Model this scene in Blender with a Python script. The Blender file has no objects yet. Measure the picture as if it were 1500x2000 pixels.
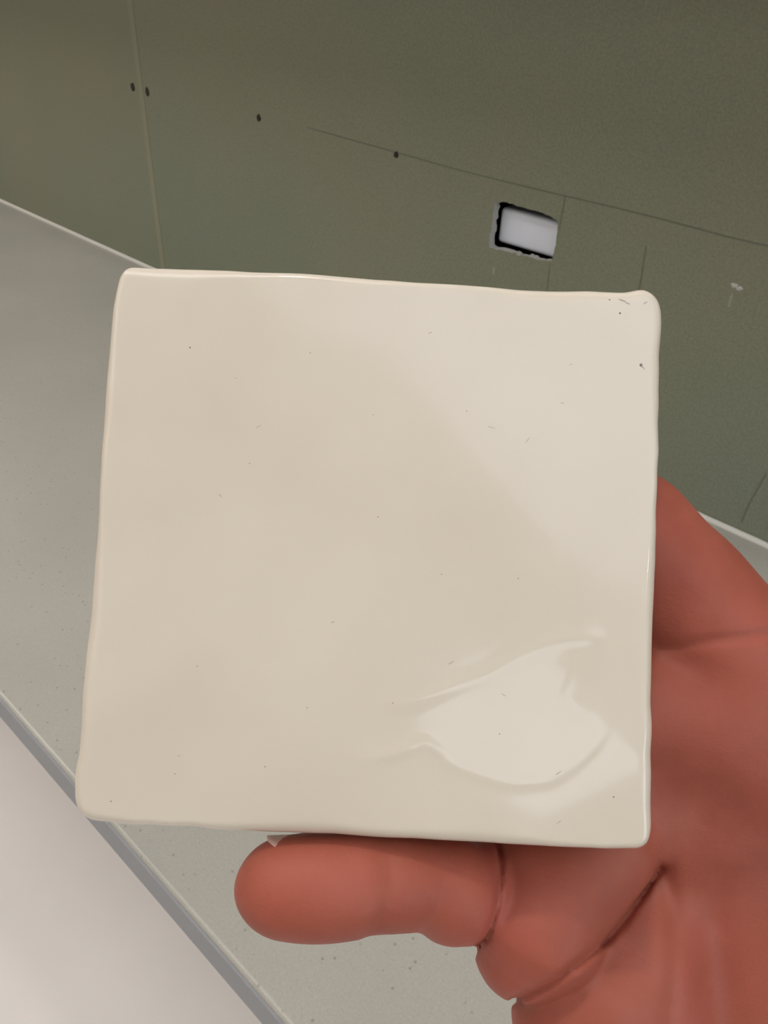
import bpy, bmesh, math, random
import numpy as np
from mathutils import Vector, Matrix

random.seed(7)
rng = np.random.default_rng(7)
S = bpy.context.scene
C = S.collection

# ---------------------------------------------------------------- camera
F_PX, CX, CY = 1600.0, 750.0, 1000.0
COUNTER_Z = 0.90
CAM = np.array([0.0, 0.0, COUNTER_Z + 0.488])
WALL_Y, EDGE_Y = 0.7408, 0.1208
# rows: world x, y, z axes written in camera axes (x right, y down, z forward)
RW = np.array([[0.7280776963440269, 0.419914578356555, -0.5418252623955548],
               [0.6846208305995822, -0.4055350141297013, 0.6056696051676701],
               [0.034600381435952905, -0.8119193920571547, -0.5827432662897332]])
cd = bpy.data.cameras.new('camera')
cam = bpy.data.objects.new('camera', cd)
C.objects.link(cam)
cd.sensor_fit = 'VERTICAL'
cd.sensor_height = 36.0
cd.sensor_width = 27.0
cd.lens = 36.0 * F_PX / 2000.0
cd.clip_start = 0.005
cd.dof.use_dof = True
cd.dof.focus_distance = 0.147
cd.dof.aperture_fstop = 110.0
M = Matrix.Identity(4)
for i in range(3):
    M[i][0], M[i][1], M[i][2], M[i][3] = RW[i][0], -RW[i][1], -RW[i][2], CAM[i]
cam.matrix_world = M
S.camera = cam

# ---------------------------------------------------------------- world, light, exposure
w = bpy.data.worlds.new('world')
S.world = w
w.use_nodes = True
bg = w.node_tree.nodes['Background']
bg.inputs[0].default_value = (0.9, 0.95, 1.0, 1)
bg.inputs[1].default_value = 0.3
vs = S.view_settings
vs.view_transform = 'Standard'
vs.look = 'None'
vs.gamma = 1.0
vs.use_curve_mapping = False
vs.exposure = 0.25

def area(name, loc, target, sx, sy, power, color):
    l = bpy.data.lights.new(name, 'AREA')
    l.shape = 'RECTANGLE'
    l.size, l.size_y = sx, sy
    l.energy = power
    l.color = color
    o = bpy.data.objects.new(name, l)
    C.objects.link(o)
    o.location = loc
    o.rotation_euler = (Vector(target) - Vector(loc)).to_track_quat('-Z', 'Y').to_euler()
    return o

WIN_X, WIN_Y0, WIN_Y1, WIN_Z0, WIN_Z1 = 2.2, -0.6, 0.5, 1.15, 2.2
area('window_daylight', (WIN_X + 0.12, -0.05, 1.675), (0, -0.05, 1.6), 1.1, 1.05, 13.0, (0.82, 0.91, 1.0))
WARM, COOL = (1.0, 0.965, 0.93), (0.88, 0.97, 1.08)
# ceiling panels added to light the scene and reflect in the tile: x, y, watts, tint
ADDED_PANELS = [(-1.95, -2.3, 3.5, WARM), (-1.95, -1.25, 3.5, WARM), (-1.95, -0.25, 6.0, WARM),
         (-0.75, -2.3, 2.5, WARM), (-0.75, -1.25, 3.0, WARM), (-0.75, -0.25, 3.5, WARM),
         (0.75, -0.15, 4.0, COOL), (1.5, -1.15, 2.4, COOL)]

# ---------------------------------------------------------------- helpers
def lin(r, g, b):
    f = lambda c: (c / 255 / 12.92) if c <= 10.3 else ((c / 255 + 0.055) / 1.055) ** 2.4
    return (f(r), f(g), f(b), 1.0)

def px_mm(px, py, z):
    """pixel + depth (mm) -> point in camera axes (mm)"""
    return np.array([(px - CX) * z / F_PX, (py - CY) * z / F_PX, z], float)

def to_world(p_mm):
    p = np.asarray(p_mm, float) * 0.001
    return p @ RW.T + CAM

def ray_plane_y(px, py, y):
    d = RW @ np.array([px - CX, py - CY, F_PX])
    t = (y - CAM[1]) / d[1]
    return CAM + d * t

def ray_plane_z(px, py, z):
    d = RW @ np.array([px - CX, py - CY, F_PX])
    t = (z - CAM[2]) / d[2]
    return CAM + d * t

def sstep(a, b_, x):
    t = np.clip((x - a) / (b_ - a), 0, 1)
    return t * t * (3 - 2 * t)

def mat(name, color, rough=0.5, spec=0.5):
    m = bpy.data.materials.new(name)
    m.use_nodes = True
    b = m.node_tree.nodes['Principled BSDF']
    b.inputs['Base Color'].default_value = color
    b.inputs['Roughness'].default_value = rough
    b.inputs['Specular IOR Level'].default_value = spec
    return m, m.node_tree, b

def N(nt, t, **kw):
    n = nt.nodes.new(t)
    for k, v in kw.items():
        if hasattr(n, k):
            setattr(n, k, v)
        else:
            n.inputs[k].default_value = v
    return n

def coords(nt):
    return N(nt, 'ShaderNodeTexCoord').outputs['Object']

def noise(nt, vec, scale, detail=4.0, rough=0.5):
    n = N(nt, 'ShaderNodeTexNoise')
    n.inputs['Scale'].default_value = scale
    n.inputs['Detail'].default_value = detail
    n.inputs['Roughness'].default_value = rough
    nt.links.new(vec, n.inputs['Vector'])
    return n.outputs['Fac']

def ramp(nt, fac, stops):
    r = N(nt, 'ShaderNodeValToRGB')
    el = r.color_ramp.elements
    while len(el) < len(stops):
        el.new(0.5)
    for e, (p, c) in zip(el, stops):
        e.position = p
        e.color = c
    nt.links.new(fac, r.inputs['Fac'])
    return r.outputs['Color']

def mix(nt, fac, a, b, mode='MIX'):
    n = N(nt, 'ShaderNodeMix', data_type='RGBA', blend_type=mode)
    for s, v in ((n.inputs['Factor'], fac), (n.inputs['A'], a), (n.inputs['B'], b)):
        pass
    ins = [n.inputs[0], n.inputs[6], n.inputs[7]]
    for s, v in zip(ins, (fac, a, b)):
        if hasattr(v, 'is_linked') or hasattr(v, 'links'):
            nt.links.new(v, s)
        else:
            s.default_value = v
    return n.outputs[2]

def bump(nt, b, height, strength, dist, prev=None):
    n = N(nt, 'ShaderNodeBump')
    n.inputs['Strength'].default_value = strength
    n.inputs['Distance'].default_value = dist
    nt.links.new(height, n.inputs['Height'])
    if prev is not None:
        nt.links.new(prev, n.inputs['Normal'])
    if b is not None:
        nt.links.new(n.outputs[0], b.inputs['Normal'])
    return n.outputs[0]

def mesh_obj(name, verts, faces, material, parent=None, smooth=False, origin=None):
    verts = np.asarray(verts, float)
    o_ = np.zeros(3) if origin is None else np.asarray(origin, float)
    me = bpy.data.meshes.new(name)
    me.from_pydata((verts - o_).tolist(), [], faces)
    me.update()
    if material is not None:
        for mm in (material if isinstance(material, (list, tuple)) else [material]):
            me.materials.append(mm)
    o = bpy.data.objects.new(name, me)
    C.objects.link(o)
    o.location = o_
    if parent is not None:
        o.parent = parent
        o.location = o_ - np.array(parent.location)
    if smooth:
        me.polygons.foreach_set('use_smooth', [True] * len(me.polygons))
    return o

def box_bm(bm, lo, hi, bevel=0.0, seg=2):
    r = bmesh.ops.create_cube(bm, size=1.0)
    lo, hi = Vector(lo), Vector(hi)
    for v in r['verts']:
        v.co = Vector([(lo[i] + hi[i]) / 2 + v.co[i] * (hi[i] - lo[i]) for i in range(3)])
    if bevel:
        es = list({e for v in r['verts'] for e in v.link_edges})
        bmesh.ops.bevel(bm, geom=es, offset=bevel, segments=seg, profile=0.5, affect='EDGES')

def box(name, lo, hi, material, parent=None, bevel=0.0, seg=2):
    lo, hi = np.array(lo, float), np.array(hi, float)
    org = np.array([(lo[0] + hi[0]) / 2, (lo[1] + hi[1]) / 2, lo[2]])
    bm = bmesh.new()
    box_bm(bm, lo - org, hi - org, bevel, seg)
    me = bpy.data.meshes.new(name)
    bm.to_mesh(me)
    bm.free()
    me.materials.append(material)
    o = bpy.data.objects.new(name, me)
    C.objects.link(o)
    o.location = org
    if parent is not None:
        o.parent = parent
        o.location = org - np.array(parent.location)
    return o

def struct(o):
    o['kind'] = 'structure'
    return o

def tag(o, label, cat, group=None):
    o['label'] = label
    o['category'] = cat
    if group:
        o['group'] = group
    return o

# ---------------------------------------------------------------- materials of the setting
m_green, nt, b = mat('green_board_paper', lin(134, 138, 116), 0.85, 0.2)
v = coords(nt)
c1 = ramp(nt, noise(nt, v, 2.2, 3), [(0.3, lin(128, 134, 117)), (0.7, lin(138, 136, 116))])
c2 = ramp(nt, noise(nt, v, 420, 3, 0.7), [(0.3, (0.86, 0.86, 0.86, 1)), (0.7, (1.1, 1.1, 1.1, 1))])
col = mix(nt, 1.0, c1, c2, 'MULTIPLY')
nt.links.new(col, b.inputs['Base Color'])
bump(nt, b, noise(nt, v, 900, 3), 0.15, 0.001)

m_gyp, nt, b = mat('gypsum_core', lin(190, 188, 182), 0.95, 0.1)
bump(nt, b, noise(nt, coords(nt), 700, 4), 0.5, 0.001)
m_dark, nt, b = mat('dark_cavity', lin(26, 24, 22), 0.95, 0.1)
m_seam, nt, b = mat('joint_filler', lin(143, 142, 121), 0.9, 0.15)
m_pencil, nt, b = mat('pencil_line', lin(111, 116, 101), 0.7, 0.2)
m_nail, nt, b = mat('dark_nail', lin(46, 38, 30), 0.6, 0.3)
m_spackle2, nt, b = mat('spackle_lump', lin(190, 190, 182), 0.9, 0.2)
m_caulk, nt, b = mat('white_caulk', lin(226, 222, 214), 0.5, 0.4)
m_spackle, nt, b = mat('spackle', lin(148, 152, 134), 0.9, 0.2)

m_quartz, nt, b = mat('speckled_quartz', lin(196, 192, 182), 0.28, 0.5)
v = coords(nt)
base = ramp(nt, noise(nt, v, 6, 4), [(0.3, lin(175, 172, 164)), (0.7, lin(184, 180, 171))])
grain = ramp(nt, noise(nt, v, 700, 4, 0.7), [(0.3, (0.9, 0.9, 0.9, 1)), (0.7, (1.06, 1.06, 1.06, 1))])
col = mix(nt, 1.0, base, grain, 'MULTIPLY')
def specks(nt, vec, scale, size, keep):
    vo = N(nt, 'ShaderNodeTexVoronoi')
    vo.inputs['Scale'].default_value = scale
    nt.links.new(vec, vo.inputs['Vector'])
    lt = N(nt, 'ShaderNodeMapRange')
    lt.inputs['From Min'].default_value = size
    lt.inputs['From Max'].default_value = size * 0.5
    nt.links.new(vo.outputs['Distance'], lt.inputs['Value'])
    sep = N(nt, 'ShaderNodeSeparateColor')
    nt.links.new(vo.outputs['Color'], sep.inputs[0])
    th = N(nt, 'ShaderNodeMath', operation='LESS_THAN')
    th.inputs[1].default_value = keep
    nt.links.new(sep.outputs[0], th.inputs[0])
    mu = N(nt, 'ShaderNodeMath', operation='MULTIPLY')
    nt.links.new(lt.outputs[0], mu.inputs[0])
    nt.links.new(th.outputs[0], mu.inputs[1])
    return mu.outputs[0]
col = mix(nt, specks(nt, v, 200, 0.24, 0.2), col, lin(150, 145, 135))
col = mix(nt, specks(nt, v, 380, 0.28, 0.25), col, lin(172, 167, 157))
nt.links.new(col, b.inputs['Base Color'])

m_floor, nt, b = mat('pale_floor', lin(222, 214, 210), 0.55, 0.35)
v = coords(nt)
col = ramp(nt, noise(nt, v, 3.0, 4), [(0.3, lin(243, 237, 234)), (0.7, lin(249, 243, 241))])
nt.links.new(col, b.inputs['Base Color'])
m_ceiling, nt, b = mat('white_ceiling', lin(235, 232, 226), 0.9, 0.2)
m_wall, nt, b = mat('painted_wall', lin(216, 210, 200), 0.85, 0.2)
m_trim, nt, b = mat('white_trim', lin(240, 240, 238), 0.4, 0.4)
m_cab, nt, b = mat('white_cabinet', lin(232, 230, 226), 0.4, 0.4)

# ---------------------------------------------------------------- room shell
X0, X1, Y0, ZC = -2.6, 2.2, -3.0, 2.5
struct(box('floor', (X0, Y0, -0.05), (X1, WALL_Y + 0.2, 0.0), m_floor))
struct(box('ceiling', (X0, Y0, ZC), (X1, WALL_Y + 0.2, ZC + 0.05), m_ceiling))
struct(box('wall_left', (X0 - 0.1, Y0, 0), (X0, WALL_Y + 0.2, ZC), m_wall))
struct(box('wall_front', (X0, Y0 - 0.1, 0), (X1, Y0, ZC), m_wall))
# right wall with the window opening
bm = bmesh.new()
for lo, hi in (((X1, Y0, 0), (X1 + 0.1, WIN_Y0, ZC)), ((X1, WIN_Y1, 0), (X1 + 0.1, WALL_Y + 0.2, ZC)),
               ((X1, WIN_Y0, 0), (X1 + 0.1, WIN_Y1, WIN_Z0)), ((X1, WIN_Y0, WIN_Z1), (X1 + 0.1, WIN_Y1, ZC))):
    box_bm(bm, lo, hi)
me = bpy.data.meshes.new('wall_right')
bm.to_mesh(me); bm.free()
me.materials.append(m_wall)
o = bpy.data.objects.new('wall_right', me); C.objects.link(o); struct(o)
wf = bmesh.new()
for lo, hi in (((X1 - .02, WIN_Y0, WIN_Z0), (X1 + .05, WIN_Y0 + .06, WIN_Z1)), ((X1 - .02, WIN_Y1 - .06, WIN_Z0), (X1 + .05, WIN_Y1, WIN_Z1)),
               ((X1 - .02, WIN_Y0, WIN_Z0), (X1 + .05, WIN_Y1, WIN_Z0 + .06)), ((X1 - .02, WIN_Y0, WIN_Z1 - .06), (X1 + .05, WIN_Y1, WIN_Z1)),
               ((X1, -0.08, WIN_Z0), (X1 + .04, -0.02, WIN_Z1))):
    box_bm(wf, lo, hi)
me = bpy.data.meshes.new('window_1')
wf.to_mesh(me); wf.free()
me.materials.append(m_trim)
o = bpy.data.objects.new('window_1', me); C.objects.link(o); struct(o)

# back wall: dark framing cavity carrying two green boards
wall = struct(box('wall_back', (X0, WALL_Y + 0.10, 0), (X1, WALL_Y + 0.2, ZC), m_dark))
SEAM_X = -1.180
BT = 0.0095
box('wall_board', (X0, WALL_Y, 0), (SEAM_X - 0.001, WALL_Y + BT, ZC), m_green, wall)

# board with the ragged rectangular cut-out
hole_px = [(966, 396), (985, 394), (1006, 400), (1030, 408), (1060, 415), (1088, 431),
           (1089, 445), (1086, 470), (1080, 500), (1078, 510),
           (1062, 509), (1040, 504), (1020, 499), (1000, 494), (978, 488), (956, 483),
           (957, 465), (960, 440), (963, 415)]
hole = []
for i in range(len(hole_px)):
    a = ray_plane_y(*hole_px[i], WALL_Y); c = ray_plane_y(*hole_px[(i + 1) % len(hole_px)], WALL_Y)
    for t in (0, .25, .5, .75):
        p = a + (c - a) * t
        hole.append((p[0] + rng.normal(0, .0005), p[2] + rng.normal(0, .0006)))
def holed_slab(name, x0, x1, z0, z1, loop, y0, y1, mats, parent):
    bm = bmesh.new()
    outer = [bm.verts.new((x, y0, z)) for x, z in ((x0, z0), (x1, z0), (x1, z1), (x0, z1))]
    inner = [bm.verts.new((x, y0, z)) for x, z in loop]
    eds = [bm.edges.new((outer[i], outer[(i + 1) % 4])) for i in range(4)]
    eds += [bm.edges.new((inner[i], inner[(i + 1) % len(inner)])) for i in range(len(inner))]
    bmesh.ops.triangle_fill(bm, use_beauty=True, edges=eds, normal=(0, -1, 0))
    for f in bm.faces:
        if f.normal.y > 0:
            f.normal_flip()
    back_i = [bm.verts.new((x + rng.normal(0, .0006), y1, z + rng.normal(0, .0006))) for x, z in loop]
    back_o = [bm.verts.new((v.co.x, y1, v.co.z)) for v in outer]
    n = len(inner)
    for i in range(n):
        f = bm.faces.new((inner[i], inner[(i + 1) % n], back_i[(i + 1) % n], back_i[i]))
        f.material_index = 1
    for i in range(4):
        bm.faces.new((outer[i], back_o[i], back_o[(i + 1) % 4], outer[(i + 1) % 4]))
    bm.normal_update()
    me = bpy.data.meshes.new(name)
    bm.to_mesh(me); bm.free()
    for m_ in mats:
        me.materials.append(m_)
    o = bpy.data.objects.new(name, me); C.objects.link(o)
    o.parent = parent
    o.location = -np.array(parent.location)
    return o
holed_slab('wall_board', SEAM_X + 0.001, X1, 0.0, ZC, hole, WALL_Y, WALL_Y + BT, [m_green, m_gyp], wall)
box('joint_strip', (SEAM_X - 0.006, WALL_Y - 0.0006, 0.9), (SEAM_X + 0.006, WALL_Y + 0.003, ZC), m_seam, wall)

def wall_stroke(name, pts_px, width, material, y=WALL_Y - 0.0003):
    P = [ray_plane_y(px, py, y) for px, py in pts_px]
    V, Fc = [], []
    for i, p in enumerate(P):
        q = P[min(i + 1, len(P) - 1)] - P[max(i - 1, 0)]
        n = np.array([-q[2], 0, q[0]]); n /= np.linalg.norm(n)
        V += [p - n * width / 2, p + n * width / 2]
        if i:
            k = 2 * i
            Fc.append((k - 2, k - 1, k + 1, k))
    return mesh_obj(name, V, Fc, material, wall)
wall_stroke('pencil_line', [(600, 249), (700, 277), (800, 305), (900, 333), (1000, 358), (1100, 382), (1200, 405), (1300, 430), (1420, 462), (1500, 481)], 0.0014, m_pencil)
wall_stroke('pencil_line', [(1104, 384), (1098, 415), (1092, 450)], 0.0010, m_pencil)
wall_stroke('pencil_line', [(1074, 515), (1069, 560), (1066, 585)], 0.0010, m_pencil)
wall_stroke('pencil_line', [(1262, 480), (1254, 530), (1246, 580)], 0.0010, m_pencil)
wall_stroke('pencil_line', [(1496, 925), (1482, 950), (1462, 985), (1448, 1020)], 0.0012, m_pencil)
# little nails driven in along the pencil line
for px, py, r in ((259.5, 170, .0062), (288, 179, .0058), (505.5, 230, .0045), (774, 302, .0038)):
    p = ray_plane_y(px, py, WALL_Y)
    V, Fc = [], []
    for k in range(10):
        a = 2 * math.pi * k / 10
        rr = r * (1 + random.uniform(-.15, .15))
        V += [p + np.array([rr * math.cos(a), 0.0008, rr * math.sin(a) * 1.15]), p + np.array([.75 * rr * math.cos(a), -0.0012, .75 * rr * math.sin(a) * 1.15])]
    for k in range(10):
        j = (k + 1) % 10
        Fc.append((2 * k, 2 * k + 1, 2 * j + 1, 2 * j))
    Fc.append([2 * k + 1 for k in range(10)][::-1])
    mesh_obj('nail_head', V, Fc, m_nail, wall)
# flecks of filler stuck to the board
def blob(name, px, py, rx, rz, h, material):
    p = ray_plane_y(px, py, WALL_Y)
    V, Fc = [p + np.array([0, -h, 0])], []
    for ring, (f, hh) in enumerate(((.55, .75), (1, -.1))):
        for k in range(9):
            a = 2 * math.pi * k / 9
            s = f * (1 + random.uniform(-.3, .3))
            V.append(p + np.array([rx * s * math.cos(a), -h * hh, rz * s * math.sin(a)]))
    for k in range(9):
        j = (k + 1) % 9
        Fc.append((0, 1 + k, 1 + j)); Fc.append((1 + k, 10 + k, 10 + j, 1 + j))
    mesh_obj(name, V, Fc, material, wall, smooth=True)
for a in ((1434, 558, .0035, .0028, .0015), (1444, 563, .003, .0022, .0012), (1427, 585, .0016, .007, .0002),
          (964, 528, .0018, .005, .0002)):
    blob('filler_fleck', *a, m_spackle if a[4] < .001 else m_spackle2)

# caulk bead along the foot of the wall
struct(box('trim_1', (X0, WALL_Y - 0.006, COUNTER_Z - 0.002), (X1, WALL_Y, COUNTER_Z + 0.004), m_caulk, bevel=0.002))

# ---------------------------------------------------------------- white box behind the cut-out
m_box, nt, b = mat('white_plastic', lin(236, 240, 252), 0.5, 0.4)
BY = WALL_Y + 0.0165
q = [ray_plane_y(px, py, BY) for px, py in ((977, 411), (1088, 426), (1078, 499), (969, 478))]
bx0 = (q[0][0] + q[3][0]) / 2
bz1 = (q[0][2] + q[1][2]) / 2
bz0 = (q[2][2] + q[3][2]) / 2
jb = box('junction_box', (bx0, BY, bz0), (bx0 + 0.105, BY + 0.045, bz1), m_box, bevel=0.005, seg=4)
tag(jb, 'white plastic box showing inside the rectangular cut-out in the green wall', 'box')

# ---------------------------------------------------------------- worktop and the cabinet below it
ct = box('countertop', (X0, EDGE_Y, COUNTER_Z - 0.034), (X1, WALL_Y - 0.0005, COUNTER_Z), m_quartz, bevel=0.003, seg=3)
m_edge, nt, b = mat('edge_shade_grey', lin(150, 152, 156), 0.5, 0.4)  # darker grey paints the shade on the counter's front face
box('edge_shade', (X0, EDGE_Y - 0.0015, COUNTER_Z - 0.034), (X1, EDGE_Y + 0.002, COUNTER_Z - 0.0035), m_edge, ct, bevel=.0005)['label'] = 'front edge of the countertop, its shade painted grey'
tag(ct, 'pale grey speckled stone countertop running along the foot of the green wall', 'countertop')
for i in range(6):
    x0 = X0 + 0.005 + i * 0.799
    cb = box('base_cabinet', (x0, EDGE_Y + 0.26, 0.0), (x0 + 0.79, WALL_Y - 0.001, COUNTER_Z - 0.035), m_cab)
    tag(cb, 'white base cabinet set back under the stone countertop', 'cabinet', 'base cabinets under the countertop')
    box('door', (x0 + .004, EDGE_Y + 0.242, 0.1), (x0 + .786, EDGE_Y + 0.26, COUNTER_Z - 0.045), m_cab, cb, bevel=.002)

# unseen wall cabinets added above the view to shade the wall below them
for i in range(5):
    x0 = X0 + 0.005 + i * 0.799
    cb = box('shade_cabinet', (x0, WALL_Y - 0.22, COUNTER_Z + 0.58), (x0 + 0.79, WALL_Y - 0.001, COUNTER_Z + 1.3), m_cab)
    tag(cb, 'white wall cabinet added out of view to shade the green wall', 'cabinet', 'cabinets added to shade the green wall')
    box('door', (x0 + .004, WALL_Y - 0.238, COUNTER_Z + 0.58), (x0 + .786, WALL_Y - 0.22, COUNTER_Z + 1.3), m_cab, cb, bevel=.002)  # door of the cabinet added for shade

# ---------------------------------------------------------------- ceiling lights, added out of view
m_rim, nt, b = mat('added_lamp_rim', lin(230, 230, 228), 0.4)
def disc(name, c, r, z0, z1, material, parent=None, n=32):
    V = [(c[0] + r * math.cos(2 * math.pi * k / n), c[1] + r * math.sin(2 * math.pi * k / n), z) for z in (z0, z1) for k in range(n)]
    Fc = [list(range(n))[::-1], list(range(n, 2 * n))] + [(k, (k + 1) % n, n + (k + 1) % n, n + k) for k in range(n)]
    return mesh_obj(name, V, Fc, material, parent, origin=(c[0], c[1], z0))
for i, (lx, ly, lw, lc) in enumerate(ADDED_PANELS):
    pw, ph = {1.5: (0.6, 0.4), 0.75: (1.3, 0.7)}.get(lx, (1.0, 0.5))
    m_dif, nt, b = mat('added_panel_diffuser', (0.8, 0.8, 0.8, 1), 0.5)
    b.inputs['Emission Color'].default_value = lc + (1,)
    b.inputs['Emission Strength'].default_value = lw / (math.pi * pw * ph)
    lp = box('added_panel_light', (lx - pw / 2 - .02, ly - ph / 2 - .02, ZC - .03), (lx + pw / 2 + .02, ly + ph / 2 + .02, ZC - .001), m_rim, bevel=.003)
    tag(lp, 'flat rectangular light panel added out of view on the kitchen ceiling', 'lamp', 'light panels added on the kitchen ceiling')
    box('added_diffuser', (lx - pw / 2, ly - ph / 2, ZC - .034), (lx + pw / 2, ly + ph / 2, ZC - .0301), m_dif, lp)

# small bright lights added out of view for glints on the tile rim
for i, (lx, ly, lw) in enumerate(((-0.35, 0.15, 2.6), (1.9, 0.15, 2.0), (-0.1, -2.75, 1.2))):
    dl = disc('glint_light', (lx, ly), 0.055, ZC - .012, ZC - .001, m_rim)
    tag(dl, 'small round light added out of view on the ceiling for glints', 'lamp', 'small lights added for glints')
    m_dl, nt, b = mat('glint_bulb', (0.8, 0.8, 0.8, 1), 0.5)
    b.inputs['Emission Color'].default_value = (1.0, 0.95, 0.88, 1)
    b.inputs['Emission Strength'].default_value = lw / (math.pi * math.pi * .04 ** 2)
    disc('added_glint_bulb', (lx, ly), 0.04, ZC - .016, ZC - .0121, m_dl, dl)

# ================================================================ the glazed tile
TT = np.array([-0.0016374, 0.0061430, 0.1454850]) * 1000.0
ex = np.array([1.00155, 0.046146, -0.01663]); ex /= np.linalg.norm(ex)
ey = np.array([0.04788, -0.99133, 0.09714]); ey -= ex * (ex @ ey); ey /= np.linalg.norm(ey)
en = np.cross(ex, ey)                      # camera axes: which way?
if en[2] > 0:
    en = -en                               # towards the viewer
THICK = 8.5
def tile_uv(px, py):
    d = np.array([(px - CX) / F_PX, (py - CY) / F_PX, 1.0])
    t = (TT @ en) / (d @ en)
    p = d * t - TT
    return np.array([p @ ex, p @ ey])
def tile_px(u, v):
    p = TT + np.multiply.outer(u, ex) + np.multiply.outer(v, ey)
    return p[..., 0] / p[..., 2] * F_PX + CX, p[..., 1] / p[..., 2] * F_PX + CY
out_px = [(249, 513), (297, 516), (333, 517), (388, 518.5), (443, 521), (517, 525), (590, 527), (627, 529), (663, 533), (700, 536),
          (770, 541), (840, 546), (900, 549), (960, 553), (1020, 558.5), (1071, 561), (1110, 561.5), (1155, 561), (1188, 563),
          (1224, 564), (1239, 561), (1254, 558), (1266, 559), (1281, 568), (1291.5, 581), (1296.6, 599), (1297.5, 629), (1295, 662),
          (1293, 689), (1294, 740), (1293.5, 780), (1291, 820), (1292.4, 880), (1289.5, 919), (1289, 971), (1288, 1036), (1286.5, 1101),
          (1284, 1140), (1282.6, 1187), (1281, 1218), (1280, 1270), (1279.5, 1322), (1278, 1374), (1279, 1403), (1279, 1537),
          (1278.5, 1610), (1277, 1630), (1270, 1652), (1253, 1662), (1186, 1664), (1097, 1661.5), (1007, 1656), (918, 1651), (784, 1644.5),
          (695, 1639), (650, 1635), (590, 1634), (520, 1632.5), (440, 1628), (403, 1624), (381, 1619.5), (333, 1619), (291, 1615),
          (265, 1617), (213, 1613), (173, 1609), (152, 1597), (142.7, 1584), (138, 1565), (137.6, 1533), (139, 1505), (146, 1478),
          (149, 1450), (151, 1420), (154, 1360), (159, 1300), (170, 1200), (178, 1100), (187, 1000), (192, 876), (198, 792),
          (203, 718), (209, 656), (214, 601), (220, 564), (226, 536), (236, 519)]
poly = np.array([tile_uv(*p) for p in out_px])
# smooth closed curve through the outline (Catmull-Rom), then even resampling from corner to corner
def closed_curve(P, sub=8):
    n = len(P); R = []
    for i in range(n):
        p0, p1, p2, p3 = P[i - 1], P[i], P[(i + 1) % n], P[(i + 2) % n]
        for k in range(sub):
            t = k / sub
            R.append(.5 * ((2 * p1) + (-p0 + p2) * t + (2 * p0 - 5 * p1 + 4 * p2 - p3) * t * t + (-p0 + 3 * p1 - 3 * p2 + p3) * t ** 3))
    return np.array(R)
# centripetal problems at tight corners are avoided by using plain dense linear sampling plus smoothing
def dense(P, step=.25):
    R = []
    for i in range(len(P)):
        a, c = P[i], P[(i + 1) % len(P)]
        k = max(1, int(np.linalg.norm(c - a) / step))
        R += [a + (c - a) * j / k for j in range(k)]
    R = np.array(R)
    for _ in range(8):
        R = (np.roll(R, 1, 0) + 2 * R + np.roll(R, -1, 0)) / 4
    return R
curve = dense(poly)
corner_px = [(238, 517), (1287, 574), (1271, 1655), (145, 1592)]   # TL TR BR BL
ci = [int(np.argmin(np.linalg.norm(curve - tile_uv(*p), axis=1))) for p in corner_px]
NS = 150
def side(i, j):
    idx = np.arange(i, j + 1) if j > i else np.concatenate([np.arange(i, len(curve)), np.arange(0, j + 1)])
    Q = curve[idx]
    s = np.concatenate([[0], np.cumsum(np.linalg.norm(np.diff(Q, axis=0), axis=1))])
    t = np.linspace(0, s[-1], NS + 1)
    return np.stack([np.interp(t, s, Q[:, k]) for k in (0, 1)], 1)
sides = [side(ci[0], ci[1]), side(ci[1], ci[2]), side(ci[2], ci[3]), side(ci[3], ci[0])]
loop = np.concatenate([s[:-1] for s in sides])                    # clockwise seen from the front
NL = len(loop)
tan = np.roll(loop, -3, 0) - np.roll(loop, 3, 0)
tan /= np.linalg.norm(tan, axis=1)[:, None]
inw = np.stack([tan[:, 1], -tan[:, 0]], 1)
cen = loop.mean(0)
if ((cen - loop) * inw).sum() < 0:
    inw = -inw
for _ in range(6):
    inw = (np.roll(inw, 1, 0) + inw + np.roll(inw, -1, 0)) / 3
inw /= np.linalg.norm(inw, axis=1)[:, None]
arc = np.arange(NL) / NL * 2 * math.pi
RIM = 2.3 + 0.5 * np.sin(5 * arc + 1) + 0.35 * np.sin(11 * arc)
wob = np.convolve(np.tile(rng.normal(0, 1, NL), 3), np.exp(-(np.arange(-12, 13) / 4.0) ** 2), 'same')[NL:2 * NL]
wob *= 0.055 / wob.std() * (0.6 + 0.7 * sstep(40, 46, loop[:, 0]))
loop = loop + inw * wob[:, None]

def seg_dist(x, y, pts):
    d = np.full(np.shape(x), 1e9)
    for (x0, y0), (x1, y1) in zip(pts[:-1], pts[1:]):
        dx, dy = x1 - x0, y1 - y0
        t = np.clip(((x - x0) * dx + (y - y0) * dy) / (dx * dx + dy * dy), 0, 1)
        d = np.minimum(d, np.hypot(x - x0 - t * dx, y - y0 - t * dy))
    return d
RIDGE_A = [(770, 1376), (830, 1362), (900, 1338), (960, 1318), (1000, 1292), (1060, 1262), (1115, 1245), (1160, 1244)]
RIDGE_B = [(1162, 1248), (1148, 1290), (1122, 1330), (1108, 1362), (1135, 1384)]
RIDGE_C = [(697, 1500), (760, 1478), (830, 1452), (862, 1470), (880, 1492), (940, 1514), (1000, 1530), (1070, 1524), (1120, 1494), (1165, 1450), (1185, 1410)]
RIDGE_D = [(700, 1475), (745, 1476), (800, 1462)]
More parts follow.
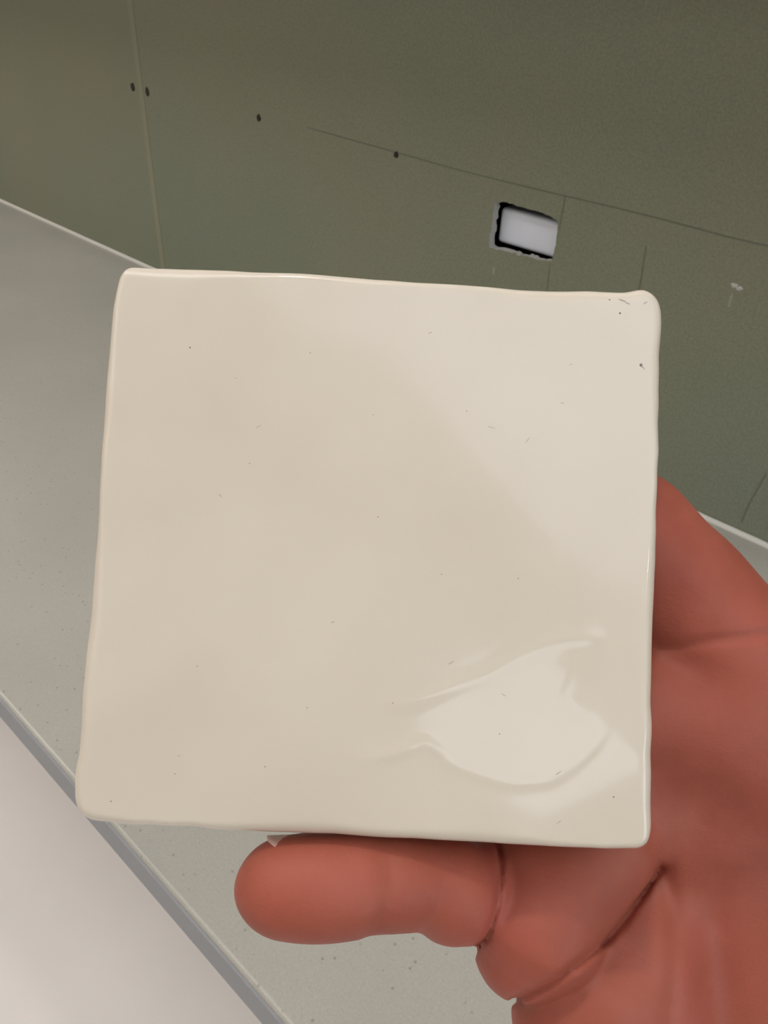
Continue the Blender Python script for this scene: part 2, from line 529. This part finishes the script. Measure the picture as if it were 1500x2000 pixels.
def relief(u, v):
    """height of the glaze (mm) over the tile plane"""
    X, Y = tile_px(u, v)
    h = 0.16 * np.sin(u * .085 + .6) * np.sin(v * .07 + 1.0) + 0.05 * np.sin(u * .21 + v * .12 + 2.0)
    h += 0.03 * np.sin(v * .33 - u * .1 + .5) * np.exp(-((X - 300) / 260) ** 2)
    h += 0.035 * np.exp(-((X - 260) ** 2 + (Y - 1340) ** 2) / 90 ** 2) - 0.03 * np.exp(-((X - 340) ** 2 + (Y - 1060) ** 2) / 110 ** 2)
    for R, a, wd in ((RIDGE_A, .11, 15), (RIDGE_B, .08, 16), (RIDGE_C, .08, 13), (RIDGE_D, .09, 11)):
        h += a * np.exp(-(seg_dist(X, Y, R) / wd) ** 2)
    # shallow hollow enclosed by the flow marks
    e = ((X - 1010) / 165) ** 2 + ((Y - 1400) / 115) ** 2
    h -= 0.16 * np.exp(-e * 1.1)
    return h

inner = loop + inw * RIM[:, None]
ins = [inner[k * NS:(k + 1) * NS + 1] if k < 3 else np.concatenate([inner[3 * NS:], inner[:1]]) for k in range(4)]
top, right, bot, left = ins[0], ins[1], ins[2][::-1], ins[3][::-1]
s = np.linspace(0, 1, NS + 1)[:, None, None]        # across
t = np.linspace(0, 1, NS + 1)[None, :, None]        # down
G = ((1 - t) * top[:, None, :] + t * bot[:, None, :] + (1 - s) * left[None, :, :] + s * right[None, :, :]
     - ((1 - s) * (1 - t) * top[0] + s * (1 - t) * top[-1] + (1 - s) * t * bot[0] + s * t * bot[-1]))
U = G.reshape(-1, 2)
def tile_pt(uv, h):
    return TT + np.multiply.outer(uv[:, 0], ex) + np.multiply.outer(uv[:, 1], ey) + np.multiply.outer(h, en)
tv = [tile_pt(U, relief(U[:, 0], U[:, 1]))]
faces = []
idx = np.arange((NS + 1) ** 2).reshape(NS + 1, NS + 1)
a_, b_, c_, d_ = idx[:-1, :-1].ravel(), idx[1:, :-1].ravel(), idx[1:, 1:].ravel(), idx[:-1, 1:].ravel()
faces += np.stack([a_, d_, c_, b_], 1).tolist()
border = np.concatenate([idx[:-1, 0], idx[-1, :-1], idx[:0:-1, -1], idx[0, :0:-1]])
prev = border
base_n = (NS + 1) ** 2
rel_in = relief(inner[:, 0], inner[:, 1])
prof = [(k / 8 * math.pi / 2) for k in range(1, 9)]
rings = []
for th in prof:
    off = RIM * (1 - math.sin(th)); dep = -2.6 * (1 - math.cos(th))
    rings.append((loop + inw * off[:, None], rel_in * (1 - math.sin(th) * .7) + dep + 0.12 * math.sin(2 * th)))
rings.append((loop + inw * 0.25, np.full(NL, -4.5) + .2 * np.sin(17 * arc)))
rings.append((loop + inw * 0.6, np.full(NL, -THICK + .6)))
rings.append((loop + inw * 1.2, np.full(NL, -THICK)))
glaze_rings = 9
for ri, (uv, h) in enumerate(rings):
    tv.append(tile_pt(uv, h))
    cur = base_n + ri * NL + np.arange(NL)
    nx = np.roll(np.arange(NL), -1)
    faces += np.stack([prev, prev[nx], cur[nx], cur], 1).tolist()
    prev = cur
faces.append(prev[::-1].tolist())
tv = to_world(np.concatenate(tv))
tile_org = to_world(TT - en * THICK)

m_glaze, nt, b = mat('cream_glaze', lin(232, 221, 205), 0.33, 0.5)
v = coords(nt)
col = ramp(nt, noise(nt, v, 22, 3), [(0.3, lin(211, 198, 180)), (0.7, lin(219, 207, 191))])
nt.links.new(col, b.inputs['Base Color'])
b.inputs['Coat Weight'].default_value = 0.5
b.inputs['Coat Roughness'].default_value = 0.06
b.inputs['Subsurface Weight'].default_value = 0.08
b.inputs['Subsurface Radius'].default_value = (1.0, 0.8, 0.6)
b.inputs['Subsurface Scale'].default_value = 0.0015
bump(nt, b, noise(nt, v, 60, 2), 0.06, 0.002)
m_clay, nt, b = mat('bare_clay', lin(206, 184, 160), 0.9, 0.1)
bump(nt, b, noise(nt, coords(nt), 500, 4), 0.5, 0.001)
tile = mesh_obj('ceramic_tile', tv, faces, m_glaze, smooth=True, origin=tile_org)
tag(tile, 'square handmade cream ceramic tile with a wavy gloss glaze, held up in the hand', 'tile')
tile.data.materials.append(m_clay)
mi = np.zeros(len(faces), int)
mi[len(faces) - 1 - NL * (len(rings) - glaze_rings):] = 1
tile.data.polygons.foreach_set('material_index', mi.tolist())

# tiny dark pinholes and scuffs in the glaze
m_speck, nt, b = mat('speck', lin(120, 108, 98), 0.5)
m_scuff, nt, b = mat('scuff', lin(176, 164, 152), 0.5)
def fleck(V, Fc, px, py, lx, ly, ang):
    n = 7; k0 = len(V)
    ca, sa = math.cos(ang), math.sin(ang)
    for k in range(n):
        a = 2 * math.pi * k / n
        r_ = random.uniform(.7, 1.2)
        x, y = lx * r_ * math.cos(a), ly * r_ * math.sin(a)
        uv = tile_uv(px + x * ca - y * sa, py + x * sa + y * ca)
        V.append(to_world(TT + ex * uv[0] + ey * uv[1] + en * (float(relief(uv[0], uv[1])) + .03)))
    Fc.append([k0 + k for k in range(n)])
V, Fc = [], []
for px, py, r_ in ((371, 679, 1.8), (911, 803, 1.4), (729, 810, 1.2), (487, 905, 1.2), (862, 1122, 1.3), (1012, 1130, 1.3), (976, 1434, 1.4),
                   (1252, 713, 3.0), (1190, 586, 1.8), (1211, 612, 2.2), (217, 1565, 1.5), (518, 1497, 1.3), (600, 1382, 1.2), (342, 1511, 1.2),
                   (738, 1010, 1.2), (606, 689, 1.2), (385, 1301, 1.2), (1198, 1556, 2.0), (767, 1373, 1.3)):
    fleck(V, Fc, px, py, r_, r_ * .9, random.random())
mesh_obj('glaze_pinholes', V, Fc, m_speck, tile, origin=None)['kind'] = 'stuff'
V, Fc = [], []
for px, py, lx, ly, an in ((1215, 587, 9, 1.6, .35), (1226, 593, 5, 1.3, .4), (1260, 592, 5, 1.3, -.6), (1256, 718, 5, 1.2, .9), (1098, 787, 5, 1, .1),
                           (840, 650, 5, 1, -.4), (430, 968, 5, 1, .9), (460, 738, 3, .9, -.5), (505, 833, 8, .9, -.5), (880, 1295, 8, 1, -.5),
                           (985, 1358, 6, 1.1, .5), (1090, 1510, 8, 1.1, -.6), (650, 1215, 5, 1, -.5), (1092, 1605, 6, 1, -.6), (1030, 860, 9, .9, -.9),
                           (350, 1476, 5, .9, -.2), (960, 835, 10, .8, .3), (1115, 712, 3, 1, -.5)):
    fleck(V, Fc, px, py, lx, ly, an)
mesh_obj('glaze_scuffs', V, Fc, m_scuff, tile, origin=None)['kind'] = 'stuff'

# ================================================================ the hand (signed distance field -> one skin)
def cap(p, a, c, r0, r1):
    d = c - a
    t = np.clip(((p - a) @ d) / (d @ d), 0, 1)
    return np.linalg.norm(p - a - t[:, None] * d, axis=1) - (r0 + (r1 - r0) * t)
def smin(a, c, k):
    h = np.maximum(k - np.abs(a - c), 0) / k
    return np.minimum(a, c) - h * h * k * .25
def ell(p, c, A, r):
    q = (p - c) @ A.T
    k0 = np.linalg.norm(q / r, axis=1); k1 = np.linalg.norm(q / (np.array(r) ** 2), axis=1) + 1e-9
    return k0 * (k0 - 1) / k1
def chain(p, pts, k):
    d = None
    for (a, ra), (c, rc) in zip(pts[:-1], pts[1:]):
        e = cap(p, a, c, ra, rc)
        d = e if d is None else smin(d, e, k)
    return d
Q = px_mm
WR = np.array([85.0, 165.0, 187.0])
FA = np.array([140.0, 292.0, 150.0])
def hand_sdf(p):
    z = np.maximum(p[:, 2], 60.0)
    X = p[:, 0] / z * F_PX + CX
    Y = p[:, 1] / z * F_PX + CY
    front = sstep(182, 168, p[:, 2])
    # palm
    d = cap(p, Q(1137, 1985, 161.5), np.array([62.0, 150.0, 180.0]), 13.8, 19)
    d = smin(d, cap(p, Q(1300, 1730, 178), WR, 15.5, 20), 8)
    d = smin(d, cap(p, Q(1440, 1600, 180), WR, 16.5, 21), 10)
    d = smin(d, cap(p, Q(1460, 1330, 178), WR + np.array([6., 0, 0]), 16, 20), 10)
    # ball of the thumb and thumb
    d = smin(d, cap(p, np.array([95., 140, 182]), Q(1740, 1720, 172), 20, 15), 7)
    thumb = chain(p, [(Q(1740, 1760, 168), 15), (Q(1870, 1600, 158), 11.5), (Q(1960, 1440, 150), 10.8), (Q(2010, 1320, 145), 9.0)], 3)
    d = smin(d, thumb, 7)
    # forearm
    d = smin(d, cap(p, WR, FA, 23, 31), 14)
    d = smin(d, cap(p, WR + np.array([-14., 4, 0]), FA + np.array([-8., 0, 0]), 19, 28), 14)
    # middle and ring fingers with their pads
    midf = chain(p, [(Q(1440, 1450, 173), 18.0), (Q(1200, 1370, 168), 13.0), (Q(900, 1200, 165.5), 10.4), (Q(720, 1100, 165.5), 9.4)], 4)
    d = smin(d, midf, 9.0)
    d = smin(d, cap(p, Q(1310, 1330, 173.5), Q(1480, 1350, 173), 13.5, 16), 9.0)
    ring = chain(p, [(Q(1330, 1600, 174), 14.5), (Q(1120, 1530, 167), 11.5), (Q(850, 1440, 162.5), 9.8), (Q(660, 1370, 162.5), 8.9)], 4)
    d = smin(d, ring, 8.0)
    d = smin(d, cap(p, Q(1222, 1862, 166.5), Q(1240, 2050, 169), 13.5, 15), 8.0)
    # index finger with its pad
    idxf = chain(p, [(Q(1425, 1290, 171), 16.2), (Q(1212, 1056, 171), 14.4), (Q(980, 860, 167.2), 10.0), (Q(860, 740, 167), 9.2)], 4)
    d = smin(d, idxf, 2.6)
    # pad under the little finger
    pad = chain(p, [(Q(1014, 1868, 157.5), 7.3), (Q(1040, 1812, 157.2), 10.7), (Q(1150, 1634, 166.5), 14.3)], 6)
    d = smin(d, pad, 2.6)
    d = smin(d, cap(p, Q(1036, 1700, 163.5), Q(1058, 1800, 159.5), 11.0, 11.0), 3.0)
    # little finger: base, middle and tip segments
    lf = cap(p, Q(958, 1738, 162.5), Q(885, 1741, 152.6), 9.8, 9.2)
    lf = smin(lf, cap(p, Q(870, 1724, 151), Q(765, 1722, 148), 7.9, 8.5), 2.0)
    tip = smin(cap(p, Q(700, 1722, 147), Q(556, 1730, 145.6), 8.9, 8.0), ell(p, Q(618, 1737, 144.2), np.eye(3), (13.8, 8.2, 8.6)), 3)
    lf = smin(lf, tip, 1.5)
    d = smin(d, lf, 1.0)
    # creases of the palm and fingers, cut into the front of the skin
    for pts, dep, wd in CREASES:
        d = d + front * dep * np.exp(-(seg_dist(X, Y, pts) / wd) ** 2)
    for cx, cy, sx, sy, amp in SWELLS:
        d = d - front * amp * np.exp(-((X - cx) / sx) ** 2 - ((Y - cy) / sy) ** 2)
    return d
CREASES = [
    ([(1006, 1953), (1050, 1934), (1090, 1910), (1140, 1874), (1188, 1832), (1220, 1796), (1260, 1740), (1290, 1694)], 1.15, 9),
    ([(1300, 1700), (1312, 1770), (1318, 1840), (1314, 1920), (1305, 2010)], 0.6, 18),
    ([(1290, 1700), (1330, 1650), (1372, 1612)], 0.45, 24),
    ([(1405, 1720), (1398, 1800), (1404, 1900), (1416, 2010)], 0.5, 34),
    ([(1270, 1265), (1330, 1262), (1400, 1250), (1450, 1246), (1520, 1236)], 0.7, 12),
    ([(974, 1640), (978, 1700), (972, 1770), (952, 1830), (925, 1862)], 1.0, 6.5),
    ([(1222, 1800), (1228, 1850)], 0.2, 14),
    ([(760, 1690), (768, 1730), (752, 1790), (715, 1830)], 0.2, 12),
    ([(870, 1700), (860, 1760), (830, 1815)], 0.2, 14),
    ([(1330, 990), (1310, 1030)], 0.25, 12),
]
SWELLS = [(1410, 1420, 110, 100, 1.4), (1200, 1960, 80, 60, 1.6), (1400, 1100, 80, 80, 1.2), (1120, 1760, 70, 60, .6), (1360, 1850, 44, 170, -.4)]

def surface_nets(f, lo, hi, step, coarse=4):
    lo = np.array(lo, float)
    n = (np.ceil((np.array(hi) - lo) / step / coarse).astype(int)) * coarse
    nc = n // coarse + 1
    ax = [lo[i] + np.arange(nc[i]) * step * coarse for i in range(3)]
    g = np.stack(np.meshgrid(*ax, indexing='ij'), -1).reshape(-1, 3)
    dc = f(g).reshape(nc)
    blk = np.abs(dc) < step * coarse * 1.9
    act = np.zeros(nc - 1, bool)
    for i in (0, 1):
        for j in (0, 1):
            for k in (0, 1):
                act |= blk[i:nc[0] - 1 + i, j:nc[1] - 1 + j, k:nc[2] - 1 + k]
    D = np.full(n + 1, 1.0, np.float32)
    # sign fill from the coarse samples
    sg = np.where(dc < 0, -1.0, 1.0)
    for a_ in range(3):
        sg = np.repeat(sg, coarse, axis=a_)
    D[...] = sg[:n[0] + 1, :n[1] + 1, :n[2] + 1]
    m = act
    for a_ in range(3):
        m = np.repeat(m, coarse, axis=a_)
    mp = np.zeros(n + 1, bool)
    for i in (0, 1):
        for j in (0, 1):
            for k in (0, 1):
                mp[i:n[0] + i, j:n[1] + j, k:n[2] + k] |= m
    ii = np.argwhere(mp)
    D[mp] = f(lo + ii * step)
    ins = D < 0
    cnt = np.zeros(n, np.int8)
    for i in (0, 1):
        for j in (0, 1):
            for k in (0, 1):
                cnt += ins[i:n[0] + i, j:n[1] + j, k:n[2] + k]
    cell = (cnt > 0) & (cnt < 8) & m
    ci_ = np.argwhere(cell)
    vid = np.full(n, -1, np.int64)
    vid[cell] = np.arange(len(ci_))
    acc = np.zeros((len(ci_), 3)); num = np.zeros(len(ci_))
    for a_ in range(3):
        o1, o2 = [q_ for q_ in range(3) if q_ != a_]
        for u in (0, 1):
            for w_ in (0, 1):
                c0 = np.zeros(3, int); c0[o1] = u; c0[o2] = w_
                c1 = c0.copy(); c1[a_] = 1
                d0 = D[tuple((ci_ + c0).T)]; d1 = D[tuple((ci_ + c1).T)]
                cr = (d0 < 0) != (d1 < 0)
                t_ = np.where(cr, d0 / np.where(cr, d0 - d1, 1), 0)
                pt = c0[None, :] + (c1 - c0)[None, :] * t_[:, None]
                acc[cr] += pt[cr]; num[cr] += 1
    V = lo + (ci_ + acc / num[:, None]) * step
    quads = []
    for a_ in range(3):
        o1, o2 = (a_ + 1) % 3, (a_ + 2) % 3
        sl0 = [slice(None)] * 3; sl1 = [slice(None)] * 3
        sl0[a_] = slice(0, n[a_]); sl1[a_] = slice(1, n[a_] + 1)
        s0, s1 = ins[tuple(sl0)], ins[tuple(sl1)]
        e = np.argwhere(s0 != s1)
        e = e[(e[:, o1] > 0) & (e[:, o2] > 0) & (e[:, o1] < n[o1]) & (e[:, o2] < n[o2])]
        flip = s0[tuple(e.T)]
        def at(du, dv):
            q_ = e.copy(); q_[:, o1] -= du; q_[:, o2] -= dv
            return vid[tuple(q_.T)]
        qd = np.stack([at(1, 1), at(0, 1), at(0, 0), at(1, 0)], 1)
        qd[~flip] = qd[~flip][:, ::-1]
        quads.append(qd[(qd >= 0).all(1)])
    quads = np.concatenate(quads)
    # pull the vertices onto the true surface
    for _ in range(1):
        e_ = 0.15
        g_ = np.stack([f(V + np.eye(3)[a_] * e_) - f(V - np.eye(3)[a_] * e_) for a_ in range(3)], 1) / (2 * e_)
        V = V - (f(V) / np.maximum((g_ ** 2).sum(1), .25))[:, None] * g_ * .8
    return V, quads

HV, HQ = surface_nets(hand_sdf, (-32, -50, 110), (172, 330, 214), 0.62)

m_skin, nt, b = mat('skin', lin(190, 120, 100), 0.52, 0.28)
v = coords(nt)
c1 = ramp(nt, noise(nt, v, 45, 4, .55), [(0.25, lin(150, 76, 61)), (0.5, lin(163, 87, 70)), (0.78, lin(174, 93, 80))])
c2 = ramp(nt, noise(nt, v, 18, 2), [(0.35, (1.0, 0.93, 0.9, 1)), (0.65, (1.0, 1.05, 1.02, 1))])
col = mix(nt, 1.0, c1, c2, 'MULTIPLY')
nt.links.new(col, b.inputs['Base Color'])
b.inputs['Subsurface Weight'].default_value = 0.15
b.inputs['Subsurface Radius'].default_value = (1.0, 0.35, 0.2)
b.inputs['Subsurface Scale'].default_value = 0.003
mp_ = N(nt, 'ShaderNodeMapping')
mp_.inputs['Scale'].default_value = (1.0, 1.0, 2.6)
nt.links.new(v, mp_.inputs['Vector'])
n1 = bump(nt, None, noise(nt, mp_.outputs[0], 900, 3, .6), 0.13, 0.0006)
bump(nt, b, noise(nt, v, 180, 3), 0.07, 0.0012, n1)
hand = mesh_obj('hand', to_world(HV), HQ.tolist(), m_skin, smooth=True, origin=to_world(WR))
tag(hand, 'bare right hand reaching in from the lower right, holding the cream tile from behind', 'hand')

# nail of the little finger, on the upper back side of its tip
m_nailp, nt, b = mat('finger_nail', lin(212, 176, 164), 0.3, 0.5)
def nail(A0, A1, up, r_out, half):
    """curved plate over a finger tip: A0 free edge, A1 root, up = the way it faces"""
    V, Fc = [], []
    nu, nv = 10, 8
    axd = (A1 - A0) / np.linalg.norm(A1 - A0)
    up = np.array(up, float); up -= axd * (up @ axd); up /= np.linalg.norm(up)
    sd = np.cross(axd, up)
    for rr in (r_out, r_out - .55):
        for i in range(nu + 1):
            for j in range(nv + 1):
                th = (j / nv - .5) * 2 * half
                edge = 1 - .25 * (abs(j / nv - .5) * 2) ** 2
                V.append(to_world(A0 + (A1 - A0) * (1 - (1 - i / nu) * edge) + (up * math.cos(th) + sd * math.sin(th)) * rr))
    L = (nu + 1) * (nv + 1)
    for layer in (0, 1):
        for i in range(nu):
            for j in range(nv):
                q_ = [layer * L + i * (nv + 1) + j, layer * L + i * (nv + 1) + j + 1, layer * L + (i + 1) * (nv + 1) + j + 1, layer * L + (i + 1) * (nv + 1) + j]
                Fc.append(q_ if layer else q_[::-1])
    for j in range(nv):
        Fc.append((j, j + 1, L + j + 1, L + j))
    return mesh_obj('nail', V, Fc, m_nailp, hand, smooth=True, origin=None)
nail(Q(520, 1731, 145.4), Q(612, 1727, 146.2), (0, -1.0, .25), 8.45, .65)
# nails of the fingers behind the tile and of the thumb
nail(Q(845, 728, 167), Q(925, 800, 167.1), (0, 0, 1.0), 9.7, .8)
nail(Q(690, 1085, 165.5), Q(790, 1140, 165.5), (0, 0, 1.0), 9.9, .8)
nail(Q(632, 1360, 162.5), Q(730, 1398, 162.5), (0, 0, 1.0), 9.4, .8)
nail(Q(2022, 1292, 143.8), Q(1985, 1382, 147.6), (1.0, .35, .4), 9.75, .8)
